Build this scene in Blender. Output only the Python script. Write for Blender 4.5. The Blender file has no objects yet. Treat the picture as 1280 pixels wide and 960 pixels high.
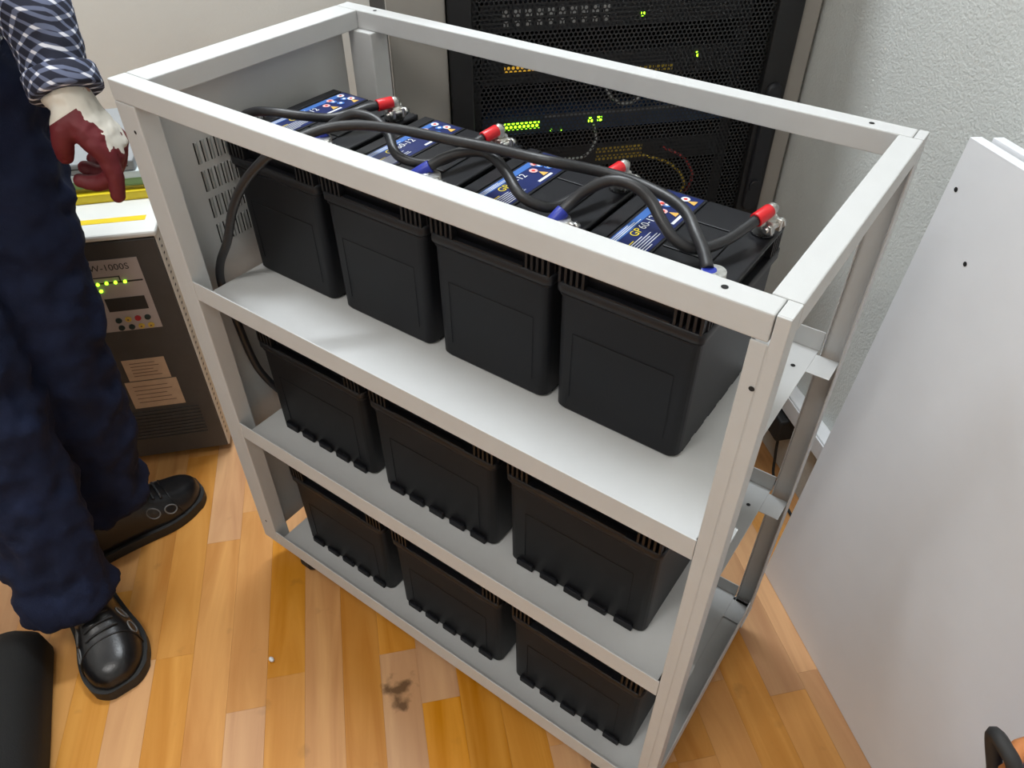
import bpy, math, random
from mathutils import Matrix, Vector, Euler
random.seed(7)
C = bpy.context.scene.collection
SC = bpy.context.scene
PI = math.pi

# ------------------------------------------------------------------ camera, world, light, exposure
cam_d = bpy.data.cameras.new('camera'); cam = bpy.data.objects.new('camera', cam_d); C.objects.link(cam)
cam_d.sensor_fit = 'HORIZONTAL'; cam_d.sensor_width = 36.0; cam_d.lens = 942.52*36/1280
cam_d.clip_start = 0.02
cam.location = (0.8844, -0.4440, 1.2039)
cam.rotation_euler = (0.8507, 0.0005, 0.6196)
SC.camera = cam
wd = bpy.data.worlds.new('world'); SC.world = wd; wd.use_nodes = True
wd.node_tree.nodes['Background'].inputs[0].default_value = (0.8, 0.85, 0.9, 1)
wd.node_tree.nodes['Background'].inputs[1].default_value = 0.05
SC.view_settings.view_transform = 'Standard'
SC.view_settings.look = 'None'
SC.view_settings.gamma = 1.0
SC.view_settings.use_curve_mapping = False
SC.view_settings.exposure = 0.0
TH = math.radians(47.0)                 # the room is turned against the trolley
CEIL = 2.90
LIGHTS = [  # u, v, size_u, size_v, power
    (0.16, 0.62, 1.05, 0.25, 56.0),
    (-0.50, -1.15, 1.05, 0.25, 23.0),  # fill lamp added out of view to lift the fronts and right wall
]

# ------------------------------------------------------------------ helpers
WM = {}                                  # world matrix of every object
RM = Matrix.Rotation(TH, 4, 'Z')         # room frame (u, v, z) -> world
def tag(o, label=None, cat=None, group=None, kind=None):
    if label: o['label'] = label
    if cat: o['category'] = cat
    if group: o['group'] = group
    if kind: o['kind'] = kind
    return o
def empty(name, label=None, cat=None, group=None, M=None, kind=None):
    o = bpy.data.objects.new(name, None); C.objects.link(o)
    o.empty_display_size = 0.05
    M = M or Matrix.Identity(4)
    o.matrix_world = M; WM[o.name] = M.copy()
    return tag(o, label, cat, group, kind)
def T(x, y, z, rz=0.0):
    return Matrix.Translation((x, y, z)) @ Matrix.Rotation(rz, 4, 'Z')

class MB:
    """collects geometry for ONE mesh"""
    def __init__(s): s.v = []; s.f = []; s.sm = []
    def add(s, vs, fs, smooth=False):
        n = len(s.v); s.v += [tuple(x) for x in vs]
        s.f += [tuple(i+n for i in f) for f in fs]; s.sm += [smooth]*len(fs)
        return s
    def box(s, x0, x1, y0, y1, z0, z1, M=None):
        vs = [(x0,y0,z0),(x1,y0,z0),(x1,y1,z0),(x0,y1,z0),(x0,y0,z1),(x1,y0,z1),(x1,y1,z1),(x0,y1,z1)]
        if M: vs = [M @ Vector(a) for a in vs]
        return s.add(vs, [(0,3,2,1),(4,5,6,7),(0,1,5,4),(1,2,6,5),(2,3,7,6),(3,0,4,7)])
    def loft(s, loops, cap=True, smooth=True, close=True):
        n = len(loops[0]); vs = [p for l in loops for p in l]; fs = []
        for k in range(len(loops)-1):
            for i in range(n if close else n-1):
                j = (i+1) % n
                fs.append((k*n+i, k*n+j, (k+1)*n+j, (k+1)*n+i))
        s.add(vs, fs, smooth)
        if cap:
            m = len(s.v)-len(vs)
            s.f.append(tuple(m+i for i in reversed(range(n)))); s.sm.append(False)
            s.f.append(tuple(m+(len(loops)-1)*n+i for i in range(n))); s.sm.append(False)
        return s
    def cyl(s, p0, p1, r0, r1=None, n=16, cap=True):
        r1 = r0 if r1 is None else r1
        p0 = Vector(p0); p1 = Vector(p1); d = (p1-p0).normalized()
        a = d.orthogonal().normalized(); b = d.cross(a)
        L = []
        for p, r in ((p0, r0), (p1, r1)):
            L.append([p+(a*math.cos(2*PI*i/n)+b*math.sin(2*PI*i/n))*r for i in range(n)])
        return s.loft(L, cap)
    def tube(s, pts, r, n=10, steps=6, cap=True):
        P = smooth_path(pts, steps)
        rr = r if isinstance(r, (list, tuple)) else None
        L = []; a = None
        for i, p in enumerate(P):
            d = (P[min(i+1, len(P)-1)]-P[max(i-1, 0)])
            d = d.normalized() if d.length > 1e-9 else Vector((0, 0, 1))
            a = d.orthogonal() if a is None else a-d*a.dot(d)
            a.normalize(); b = d.cross(a)
            if rr:
                t = i/(len(P)-1)*(len(rr)-1); k = min(int(t), len(rr)-2); q = rr[k]+(rr[k+1]-rr[k])*(t-k)
            else: q = r
            L.append([p+(a*math.cos(2*PI*j/n)+b*math.sin(2*PI*j/n))*q for j in range(n)])
        return s.loft(L, cap)
    def sphere(s, c, r, n=12, m=8, sc=(1,1,1), M=None):
        L = []
        for k in range(m+1):
            t = PI*k/m; L.append([Vector((c[0]+sc[0]*r*max(math.sin(t),1e-3)*math.cos(2*PI*i/n), c[1]+sc[1]*r*max(math.sin(t),1e-3)*math.sin(2*PI*i/n), c[2]-sc[2]*r*math.cos(t))) for i in range(n)])
        if M: L = [[M @ p for p in l] for l in L]
        return s.loft(L, False)
    def prism(s, poly, z0, z1, M=None):
        L = [[Vector((x, y, z)) for x, y in poly] for z in (z0, z1)]
        if M: L = [[M @ p for p in l] for l in L]
        return s.loft(L, True, False)
    def disc(s, c, r, n=20, nz=1, r_in=0.0, ry=None):
        ry = ry or r
        if r_in:
            vs = [(c[0]+q*math.cos(2*PI*i/n), c[1]+q*math.sin(2*PI*i/n), c[2]) for q in (r_in, r) for i in range(n)]
            return s.add(vs, [(i, n+i, n+(i+1) % n, (i+1) % n) for i in range(n)])
        return s.add([(c[0]+r*math.cos(2*PI*i/n), c[1]+ry*math.sin(2*PI*i/n), c[2]) for i in range(n)], [tuple(range(n))])
    def quad(s, a, b, c, d): return s.add([a, b, c, d], [(0, 1, 2, 3)])
    def build(s, name, mat, parent=None, world=False, bevel=0, seg=2, M=None, sub=0, auto=True):
        """vertices are in the parent's frame (or in world with world=True)"""
        me = bpy.data.meshes.new(name)
        vs = s.v
        if parent and world:
            I = WM[parent.name].inverted(); vs = [tuple(I @ Vector(a)) for a in vs]
        me.from_pydata(vs, [], s.f); me.update()
        me.polygons.foreach_set('use_smooth', s.sm)
        if mat: me.materials.append(MT[mat] if isinstance(mat, str) else mat)
        o = bpy.data.objects.new(name, me); C.objects.link(o)
        if parent:
            o.parent = parent; WM[o.name] = WM[parent.name].copy()
        else:
            M = M or Matrix.Identity(4); o.matrix_world = M; WM[o.name] = M.copy()
        if bevel:
            m = o.modifiers.new('bevel', 'BEVEL'); m.width = bevel; m.segments = seg; m.limit_method = 'ANGLE'; m.angle_limit = 0.6
        if sub:
            m = o.modifiers.new('sub', 'SUBSURF'); m.levels = sub; m.render_levels = sub
        return o
def smooth_path(pts, steps=6):
    P = [Vector(p) for p in pts]
    if len(P) < 3: return P
    out = []
    for i in range(len(P)-1):
        p0 = P[i-1] if i else P[0]*2-P[1]; p1 = P[i]; p2 = P[i+1]; p3 = P[i+2] if i+2 < len(P) else P[-1]*2-P[-2]
        for k in range(steps):
            t = k/steps
            out.append(0.5*((2*p1)+(p2-p0)*t+(2*p0-5*p1+4*p2-p3)*t*t+(3*p1-p0-3*p2+p3)*t**3))
    out.append(P[-1]); return out
def rrect(x0, x1, y0, y1, r, n=4):
    out = []
    for cx, cy, a0 in ((x1-r, y0+r, -PI/2), (x1-r, y1-r, 0), (x0+r, y1-r, PI/2), (x0+r, y0+r, PI)):
        for k in range(n+1): out.append((cx+r*math.cos(a0+PI/2*k/n), cy+r*math.sin(a0+PI/2*k/n)))
    return out
def children(o): return [c for c in bpy.data.objects if c.parent == o]
def copy_tree(o, M=None, parent=None, kids=None):
    c = o.copy(); C.objects.link(c)
    c.parent = parent
    if M is not None: c.matrix_world = M
    for ch in (kids or KIDS)(o): copy_tree(ch, None, c)
    return c
KIDS = children
def text_mesh(body, size, mat, parent, M, name, align='LEFT', extrude=0.0):
    cu = bpy.data.curves.new(name, 'FONT'); cu.body = body; cu.size = size; cu.align_x = align; cu.extrude = extrude; cu.resolution_u = 3
    to = bpy.data.objects.new(name+'_tmp', cu); C.objects.link(to)
    bpy.context.view_layer.update()
    me = bpy.data.meshes.new_from_object(to.evaluated_get(bpy.context.evaluated_depsgraph_get()))
    bpy.data.objects.remove(to); bpy.data.curves.remove(cu)
    me.transform(M); me.materials.clear(); me.materials.append(MT[mat])
    o = bpy.data.objects.new(name, me); C.objects.link(o); o.parent = parent; WM[o.name] = WM[parent.name].copy()
    return o

# ------------------------------------------------------------------ materials
MT = {}
def mat(name, col, rough=0.5, metal=0.0, noise=0.0, nscale=20.0, bump=0.0, bscale=200.0, spec=0.5, emit=None, es=0.0, coat=0.0, detail=4.0, sheen=0.0):
    m = bpy.data.materials.new(name); m.use_nodes = True; nt = m.node_tree; N = nt.nodes; L = nt.links
    b = N['Principled BSDF']
    b.inputs['Base Color'].default_value = (*col, 1); b.inputs['Roughness'].default_value = rough; b.inputs['Metallic'].default_value = metal
    b.inputs['Specular IOR Level'].default_value = spec; b.inputs['Coat Weight'].default_value = coat
    if sheen: b.inputs['Sheen Weight'].default_value = sheen
    if emit:
        b.inputs['Emission Color'].default_value = (*emit, 1); b.inputs['Emission Strength'].default_value = es
    tc = N.new('ShaderNodeTexCoord')
    if noise:
        n = N.new('ShaderNodeTexNoise'); n.inputs['Scale'].default_value = nscale; n.inputs['Detail'].default_value = detail
        L.new(tc.outputs['Object'], n.inputs['Vector'])
        r = N.new('ShaderNodeValToRGB'); e = r.color_ramp.elements
        e[0].position = 0.3; e[1].position = 0.7
        e[0].color = (*[max(0, c*(1-noise)) for c in col], 1); e[1].color = (*[min(1, c*(1+noise)) for c in col], 1)
        L.new(n.outputs['Fac'], r.inputs['Fac']); L.new(r.outputs['Color'], b.inputs['Base Color'])
    if bump:
        n2 = N.new('ShaderNodeTexNoise'); n2.inputs['Scale'].default_value = bscale; n2.inputs['Detail'].default_value = 5
        L.new(tc.outputs['Object'], n2.inputs['Vector'])
        bp = N.new('ShaderNodeBump'); bp.inputs['Strength'].default_value = bump; bp.inputs['Distance'].default_value = 0.004
        L.new(n2.outputs['Fac'], bp.inputs['Height']); L.new(bp.outputs['Normal'], b.inputs['Normal'])
    MT[name] = m
    return m
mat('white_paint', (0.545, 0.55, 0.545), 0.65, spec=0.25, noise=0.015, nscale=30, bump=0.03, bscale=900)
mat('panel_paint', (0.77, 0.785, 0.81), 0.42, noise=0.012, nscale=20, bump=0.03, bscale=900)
mat('hole_dark', (0.01, 0.01, 0.01), 0.9)
mat('wall_plaster', (0.64, 0.66, 0.635), 0.9, noise=0.03, nscale=8, bump=0.35, bscale=260)
mat('wall_smooth', (0.66, 0.66, 0.62), 0.9, noise=0.02, nscale=5, bump=0.15, bscale=120)
mat('ceiling_white', (0.85, 0.85, 0.85), 0.9)
mat('wall_drab', (0.72, 0.72, 0.70), 0.9, noise=0.03, nscale=5)
mat('battery_black', (0.0040, 0.0044, 0.0070), 0.5, spec=0.32, noise=0.1, nscale=60, bump=0.06, bscale=1200)
mat('battery_lid', (0.0055, 0.0058, 0.0080), 0.45, spec=0.4, noise=0.1, nscale=60, bump=0.05, bscale=1200)
mat('label_blue', (0.014, 0.024, 0.11), 0.3)
mat('label_lightblue', (0.05, 0.15, 0.45), 0.35)
mat('label_white', (0.75, 0.77, 0.8), 0.4)
mat('label_yellow', (0.75, 0.6, 0.03), 0.4)
mat('label_red', (0.7, 0.05, 0.03), 0.4)
mat('label_orange', (0.72, 0.42, 0.1), 0.4)
mat('label_pink', (0.75, 0.45, 0.45), 0.4)
mat('cable_black', (0.016, 0.016, 0.018), 0.42, bump=0.05, bscale=300)
mat('sleeve_red', (0.62, 0.012, 0.018), 0.35)
mat('sleeve_blue', (0.015, 0.03, 0.30), 0.4)
mat('lead_metal', (0.62, 0.61, 0.58), 0.35, metal=1.0, noise=0.2, nscale=150, bump=0.2, bscale=400)
mat('zinc', (0.6, 0.6, 0.58), 0.3, metal=1.0, bump=0.1, bscale=300)
mat('rack_black', (0.012, 0.012, 0.013), 0.5)
mat('rack_inner', (0.003, 0.003, 0.003), 0.8)  # darker copy of rack_black, interior shade put into the colour
mat('rack_taupe', (0.34, 0.32, 0.29), 0.6, noise=0.03, nscale=10)
mat('device_dark', (0.012, 0.013, 0.017), 0.5)
mat('device_blue', (0.03, 0.06, 0.13), 0.45)
mat('device_grey', (0.25, 0.26, 0.27), 0.5)
mat('led_green', (0.1, 0.6, 0.02), 0.5, emit=(0.35, 1.0, 0.02), es=5.0)
mat('led_amber', (0.5, 0.3, 0.02), 0.5, emit=(1.0, 0.55, 0.05), es=0.5)
mat('led_panel_green', (0.1, 0.3, 0.02), 0.5, emit=(0.35, 1.0, 0.02), es=3.0)
mat('patch_yellow', (0.6, 0.42, 0.05), 0.5)
mat('patch_grey', (0.45, 0.45, 0.45), 0.5)
mat('patch_red', (0.4, 0.05, 0.05), 0.5)
mat('ups_dark', (0.055, 0.052, 0.05), 0.5, noise=0.08, nscale=30)
mat('ups_beige', (0.62, 0.59, 0.53), 0.5, noise=0.02)
mat('ups_plate', (0.42, 0.36, 0.34), 0.5)
mat('ups_top', (0.78, 0.78, 0.75), 0.45)
mat('ink', (0.02, 0.02, 0.02), 0.6)
mat('ink_soft', (0.16, 0.10, 0.07), 0.7)
mat('btn_yellow', (0.6, 0.4, 0.06), 0.5)
mat('btn_red', (0.4, 0.02, 0.03), 0.5)
mat('btn_green', (0.01, 0.03, 0.03), 0.5)
mat('sticker_tan', (0.50, 0.36, 0.25), 0.6, noise=0.08, nscale=40)
mat('sticker_yellow', (0.85, 0.62, 0.02), 0.45)
mat('folder_yellow', (0.85, 0.65, 0.02), 0.45)
mat('folder_green', (0.22, 0.36, 0.16), 0.5)
mat('folder_white', (0.72, 0.80, 0.82), 0.5)
mat('folder_olive', (0.45, 0.38, 0.06), 0.5)
mat('case_grey', (0.30, 0.31, 0.32), 0.5, noise=0.06, nscale=12)
mat('rubber', (0.02, 0.02, 0.02), 0.7)
mat('caster_grey', (0.55, 0.56, 0.56), 0.45)
mat('pipe_white', (0.75, 0.76, 0.77), 0.4)
mat('skin', (0.55, 0.32, 0.22), 0.5)
mat('hair', (0.05, 0.035, 0.025), 0.6)
mat('trousers', (0.010, 0.015, 0.040), 0.85, noise=0.25, nscale=25, bump=0.25, bscale=500, spec=0.2, sheen=0.0)
mat('leather', (0.008, 0.008, 0.009), 0.28, bump=0.08, bscale=400)
mat('sole', (0.012, 0.012, 0.012), 0.6)
mat('lace', (0.02, 0.02, 0.021), 0.7)
mat('stitch_grey', (0.14, 0.14, 0.14), 0.5)
mat('glove', (0.4, 0.02, 0.03), 0.6)
mat('glove_red', (0.28, 0.016, 0.024), 0.6)
mat('bag_black', (0.006, 0.006, 0.006), 0.8, bump=0.2, bscale=600)
mat('bag_blue', (0.06, 0.07, 0.20), 0.7, noise=0.3, nscale=25)
mat('bag_orange', (0.55, 0.20, 0.06), 0.6)
def plaid(name):
    m = bpy.data.materials.new(name); m.use_nodes = True; nt = m.node_tree; N = nt.nodes; L = nt.links; b = N['Principled BSDF']; b.inputs['Roughness'].default_value = 0.9
    tc = N.new('ShaderNodeTexCoord'); acc = None
    for bd in ('X', 'Z'):
        mp = N.new('ShaderNodeMapping'); mp.inputs['Rotation'].default_value = (0.25, -0.45, 0.4); L.new(tc.outputs['Object'], mp.inputs['Vector'])
        w = N.new('ShaderNodeTexWave'); w.bands_direction = bd; w.inputs['Scale'].default_value = 25.0; w.inputs['Distortion'].default_value = 0.5; L.new(mp.outputs['Vector'], w.inputs['Vector'])
        r = N.new('ShaderNodeMapRange'); r.inputs['From Min'].default_value = 0.72; r.inputs['From Max'].default_value = 0.86; r.inputs['To Max'].default_value = 0.5; L.new(w.outputs['Fac'], r.inputs['Value'])
        if acc is None: acc = r.outputs['Result']
        else:
            a = N.new('ShaderNodeMath'); a.operation = 'ADD'; L.new(acc, a.inputs[0]); L.new(r.outputs['Result'], a.inputs[1]); acc = a.outputs[0]
    rp_ = N.new('ShaderNodeValToRGB'); e = rp_.color_ramp.elements; e[0].color = (0.012, 0.014, 0.03, 1); e[1].color = (0.75, 0.76, 0.82, 1); e.new(0.5).color = (0.12, 0.14, 0.22, 1)
    L.new(acc, rp_.inputs['Fac']); L.new(rp_.outputs['Color'], b.inputs['Base Color']); MT[name] = m
plaid('plaid')

def wood(name, tone_var=True):
    m = bpy.data.materials.new(name); m.use_nodes = True; nt = m.node_tree; N = nt.nodes; L = nt.links
    b = N['Principled BSDF']; b.inputs['Roughness'].default_value = 0.45; b.inputs['Specular IOR Level'].default_value = 0.25
    g = N.new('ShaderNodeNewGeometry'); oi = N.new('ShaderNodeObjectInfo')
    rot = N.new('ShaderNodeVectorRotate'); rot.rotation_type = 'Z_AXIS'; rot.inputs['Angle'].default_value = -TH
    L.new(g.outputs['Position'], rot.inputs['Vector'])
    # plank-wise offset
    off = N.new('ShaderNodeVectorMath'); off.operation = 'MULTIPLY_ADD'
    L.new(oi.outputs['Random'], off.inputs[0]); off.inputs[1].default_value = (13.0, 29.0, 0); L.new(rot.outputs['Vector'], off.inputs[2])
    mp = N.new('ShaderNodeMapping'); mp.inputs['Scale'].default_value = (22, 2.2, 1); L.new(off.outputs['Vector'], mp.inputs['Vector'])
    n1 = N.new('ShaderNodeTexNoise'); n1.inputs['Scale'].default_value = 1.0; n1.inputs['Detail'].default_value = 5; n1.inputs['Distortion'].default_value = 1.2
    L.new(mp.outputs['Vector'], n1.inputs['Vector'])
    r = N.new('ShaderNodeValToRGB'); e = r.color_ramp.elements
    e[0].position = 0.25; e[0].color = (0.50, 0.200, 0.040, 1); e[1].position = 0.75; e[1].color = (0.72, 0.36, 0.105, 1)
    L.new(n1.outputs['Fac'], r.inputs['Fac'])
    # each strip its own tone
    hs = N.new('ShaderNodeHueSaturation')
    mr = N.new('ShaderNodeMapRange'); mr.inputs['To Min'].default_value = 0.80; mr.inputs['To Max'].default_value = 1.12
    wn = N.new('ShaderNodeTexWhiteNoise'); wn.noise_dimensions = '1D'; L.new(oi.outputs['Random'], wn.inputs['W'])
    L.new(wn.outputs['Value'], mr.inputs['Value']); L.new(mr.outputs['Result'], hs.inputs['Saturation'])
    mr2 = N.new('ShaderNodeMapRange'); mr2.inputs['To Min'].default_value = 0.93; mr2.inputs['To Max'].default_value = 1.09
    L.new(oi.outputs['Random'], mr2.inputs['Value']); L.new(mr2.outputs['Result'], hs.inputs['Value'])
    L.new(r.outputs['Color'], hs.inputs['Color'])
    # stain with its own shape + scattered scuffs
    dist = N.new('ShaderNodeVectorMath'); dist.operation = 'DISTANCE'
    nz = N.new('ShaderNodeTexNoise'); nz.inputs['Scale'].default_value = 30; nz.inputs['Detail'].default_value = 6; L.new(g.outputs['Position'], nz.inputs['Vector'])
    dis2 = N.new('ShaderNodeVectorMath'); dis2.operation = 'MULTIPLY_ADD'; L.new(nz.outputs['Color'], dis2.inputs[0]); dis2.inputs[1].default_value = (0.10, 0.10, 0); L.new(g.outputs['Position'], dis2.inputs[2])
    L.new(dis2.outputs['Vector'], dist.inputs[0]); dist.inputs[1].default_value = (0.382+0.05, -0.062+0.05, 0)
    mrs = N.new('ShaderNodeMapRange'); mrs.inputs['From Min'].default_value = 0.012; mrs.inputs['From Max'].default_value = 0.028; mrs.inputs['To Min'].default_value = 0.85; mrs.inputs['To Max'].default_value = 0.0
    L.new(dist.outputs['Value'], mrs.inputs['Value'])
    nz2 = N.new('ShaderNodeTexNoise'); nz2.inputs['Scale'].default_value = 17; nz2.inputs['Detail'].default_value = 3; L.new(g.outputs['Position'], nz2.inputs['Vector'])
    mr3 = N.new('ShaderNodeMapRange'); mr3.inputs['From Min'].default_value = 0.66; mr3.inputs['From Max'].default_value = 0.78; mr3.inputs['To Max'].default_value = 0.3
    L.new(nz2.outputs['Fac'], mr3.inputs['Value'])
    mx = N.new('ShaderNodeMath'); mx.operation = 'MAXIMUM'; L.new(mrs.outputs['Result'], mx.inputs[0]); L.new(mr3.outputs['Result'], mx.inputs[1])
    mix = N.new('ShaderNodeMix'); mix.data_type = 'RGBA'; L.new(mx.outputs['Value'], mix.inputs['Factor'])
    L.new(hs.outputs['Color'], mix.inputs['A']); mix.inputs['B'].default_value = (0.10, 0.05, 0.02, 1)
    L.new(mix.outputs['Result'], b.inputs['Base Color'])
    MT[name] = m
wood('wood')

def perforated(name, pitch=0.0075, r=0.0026):
    m = bpy.data.materials.new(name); m.use_nodes = True; nt = m.node_tree; N = nt.nodes; L = nt.links
    b = N['Principled BSDF']; b.inputs['Base Color'].default_value = (0.012, 0.012, 0.013, 1); b.inputs['Roughness'].default_value = 0.45
    tc = N.new('ShaderNodeTexCoord'); ds = []
    for o in (0.0, 0.5):
        mp = N.new('ShaderNodeMapping'); mp.inputs['Scale'].default_value = (1/pitch, 0, 1/(pitch*1.732)); mp.inputs['Location'].default_value = (o, 0, o)
        L.new(tc.outputs['Object'], mp.inputs['Vector'])
        fr = N.new('ShaderNodeVectorMath'); fr.operation = 'FRACTION'; L.new(mp.outputs['Vector'], fr.inputs[0])
        sb = N.new('ShaderNodeVectorMath'); sb.operation = 'MULTIPLY_ADD'; L.new(fr.outputs['Vector'], sb.inputs[0])
        sb.inputs[1].default_value = (pitch, 0, pitch*1.732); sb.inputs[2].default_value = (-pitch/2, 0, -pitch*0.866)
        ln = N.new('ShaderNodeVectorMath'); ln.operation = 'LENGTH'; L.new(sb.outputs['Vector'], ln.inputs[0]); ds.append(ln)
    mn = N.new('ShaderNodeMath'); mn.operation = 'MINIMUM'; L.new(ds[0].outputs['Value'], mn.inputs[0]); L.new(ds[1].outputs['Value'], mn.inputs[1])
    lt = N.new('ShaderNodeMath'); lt.operation = 'LESS_THAN'; L.new(mn.outputs['Value'], lt.inputs[0]); lt.inputs[1].default_value = r
    tr = N.new('ShaderNodeBsdfTransparent'); ms = N.new('ShaderNodeMixShader')
    L.new(lt.outputs['Value'], ms.inputs['Fac']); L.new(b.outputs['BSDF'], ms.inputs[1]); L.new(tr.outputs['BSDF'], ms.inputs[2])
    L.new(ms.outputs['Shader'], N['Material Output'].inputs['Surface'])
    MT[name] = m
perforated('door_mesh')

# ------------------------------------------------------------------ the room
U0, U1, V0, V1 = -1.25, 1.06, -2.3, 1.35
def rbox(name, mt, u0, u1, v0, v1, z0, z1):
    return tag(MB().box(u0, u1, v0, v1, z0, z1).build(name, mt, M=RM), kind='structure')
floor = rbox('floor', 'wood', U0, U1, V0, V1, -0.06, -0.0012)
rbox('wall_right', 'wall_plaster', U1, U1+0.1, V0-0.1, V1+0.1, -0.06, CEIL)
rbox('wall_back', 'wall_smooth', U0-0.1, U1, V1, V1+0.1, -0.06, CEIL)
rbox('wall_left', 'wall_drab', U0-0.1, U0, V0-0.1, V1, -0.06, CEIL)
rbox('wall_front', 'wall_drab', U0, U1, V0-0.1, V0, -0.06, CEIL)
rbox('ceiling', 'ceiling_white', U0-0.1, U1+0.1, V0-0.1, V1+0.1, CEIL, CEIL+0.1)
# parquet strips, each its own piece
SW = 0.0625
pm = {}
i = 0; u = U0
while u < U1-0.01:
    v = -1.05 - random.random()*0.4
    w = min(SW, U1-u)
    while v < 0.95:
        ln = random.choice((0.30, 0.36, 0.42, 0.48))
        key = (round(w, 4), ln)
        if key not in pm:
            g = 0.00015
            me_o = MB().box(g, w-g, g, ln-g, -0.006, 0.0).build('plank', 'wood', floor)
            pm[key] = me_o.data; o = me_o
        else:
            o = bpy.data.objects.new('plank', pm[key]); C.objects.link(o); o.parent = floor
        o.location = (u, v, 0)
        v += ln
    u += SW

# ceiling luminaires: the first follows the shadows, the second is an added unseen fill
for k, (lu, lv, su, sv, pw) in enumerate(LIGHTS):
    M = RM @ Matrix.Translation((lu, lv, CEIL))
    t = empty('ceiling_light', ['long flush ceiling light above the battery trolley', 'long flush ceiling light added as unseen fill, left of the camera'][k], 'ceiling light', M=M)
    fr = MB()
    a, b2 = su/2+0.03, sv/2+0.03
    fr.box(-a, a, -b2, -b2+0.03, -0.04, 0); fr.box(-a, a, b2-0.03, b2, -0.04, 0)
    fr.box(-a, -a+0.03, -b2+0.03, b2-0.03, -0.04, 0); fr.box(a-0.03, a, -b2+0.03, b2-0.03, -0.04, 0)
    fr.build('frame', 'ceiling_white', t)
    ld = bpy.data.lights.new('ceiling_lamp', 'AREA'); ld.shape = 'RECTANGLE'; ld.size = su; ld.size_y = sv; ld.energy = pw; ld.color = ((0.89, 0.95, 1.0), (1.0, 0.98, 0.95))[k]
    lo = bpy.data.objects.new('lamp', ld); C.objects.link(lo); lo.parent = t; lo.location = (0, 0, -0.03)

# ------------------------------------------------------------------ battery trolley (white steel frame)
W, D, H = 0.80, 0.3852, 0.90
Z1, Z2, Z3 = 0.639, 0.3741, 0.0974
PL, PR = 0.0385, 0.0245
cab = empty('battery_trolley', 'white painted steel battery trolley with open front and three tray shelves', 'trolley', M=T(0.4, 0.19, 0))
RW, RH = 0.0238, 0.0247
def part(name, mb, mt, parent, **k): return mb.build(name, mt, parent, world=True, **k)
zb = 0.0625
# posts
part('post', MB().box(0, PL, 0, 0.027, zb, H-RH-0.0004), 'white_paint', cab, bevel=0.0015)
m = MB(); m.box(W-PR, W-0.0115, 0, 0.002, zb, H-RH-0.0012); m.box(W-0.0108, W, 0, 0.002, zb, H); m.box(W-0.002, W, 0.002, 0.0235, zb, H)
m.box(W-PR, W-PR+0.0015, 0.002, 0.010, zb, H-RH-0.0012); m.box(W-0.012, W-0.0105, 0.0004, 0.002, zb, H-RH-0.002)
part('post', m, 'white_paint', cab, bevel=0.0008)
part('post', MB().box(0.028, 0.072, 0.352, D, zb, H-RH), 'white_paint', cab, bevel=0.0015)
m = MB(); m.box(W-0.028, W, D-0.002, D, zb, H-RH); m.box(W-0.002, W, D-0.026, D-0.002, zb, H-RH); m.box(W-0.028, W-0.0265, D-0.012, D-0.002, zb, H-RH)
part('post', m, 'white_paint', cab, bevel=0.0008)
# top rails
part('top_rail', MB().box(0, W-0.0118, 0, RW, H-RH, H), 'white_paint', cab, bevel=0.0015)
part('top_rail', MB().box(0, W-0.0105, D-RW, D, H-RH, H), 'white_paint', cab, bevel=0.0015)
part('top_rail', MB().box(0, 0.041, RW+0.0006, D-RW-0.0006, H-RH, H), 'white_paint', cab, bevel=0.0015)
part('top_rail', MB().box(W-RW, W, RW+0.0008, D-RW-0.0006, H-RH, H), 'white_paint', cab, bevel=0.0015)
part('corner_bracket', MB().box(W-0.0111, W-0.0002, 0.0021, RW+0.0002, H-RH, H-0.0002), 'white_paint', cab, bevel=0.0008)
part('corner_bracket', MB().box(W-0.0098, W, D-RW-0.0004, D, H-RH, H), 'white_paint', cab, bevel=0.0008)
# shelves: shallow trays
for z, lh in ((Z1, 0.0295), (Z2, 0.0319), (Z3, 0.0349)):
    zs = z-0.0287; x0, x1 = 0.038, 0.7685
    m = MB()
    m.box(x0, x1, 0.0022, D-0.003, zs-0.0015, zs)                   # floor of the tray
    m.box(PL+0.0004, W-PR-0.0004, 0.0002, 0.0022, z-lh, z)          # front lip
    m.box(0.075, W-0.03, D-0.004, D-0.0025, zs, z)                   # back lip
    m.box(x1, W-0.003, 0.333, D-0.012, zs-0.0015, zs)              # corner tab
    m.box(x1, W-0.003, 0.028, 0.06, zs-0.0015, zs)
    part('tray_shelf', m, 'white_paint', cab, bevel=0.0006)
# left side panel with pressed louvre slots
side = part('side_panel', MB().box(0.006, 0.0085, 0.027, 0.357, zb, H-RH), 'white_paint', cab)
sl = MB(); sd = MB()
for row, zc in enumerate((0.783, 0.744, 0.705, 0.666)):
    for k in range(13):
        y = 0.075+k*0.0105
        for (a, b) in ((y+0.0012, y+0.0030),):
            sd.box(0.0085, 0.0088, a, b, zc-0.0145, zc+0.0145)
        # hood of the louvre
        sl.add([(0.0086, y+0.0035, zc-0.015), (0.0086, y+0.008, zc-0.015), (0.0122, y+0.0032, zc-0.013), (0.0086, y+0.0035, zc+0.015), (0.0086, y+0.008, zc+0.015), (0.0122, y+0.0032, zc+0.013)],
               [(0, 2, 1), (3, 4, 5), (0, 3, 5, 2), (1, 2, 5, 4), (0, 1, 4, 3)])
tag(part('louvre_slots', sd, 'hole_dark', side), kind='stuff'); tag(part('louvre_hoods', sl, 'white_paint', side), kind='stuff')
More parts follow.
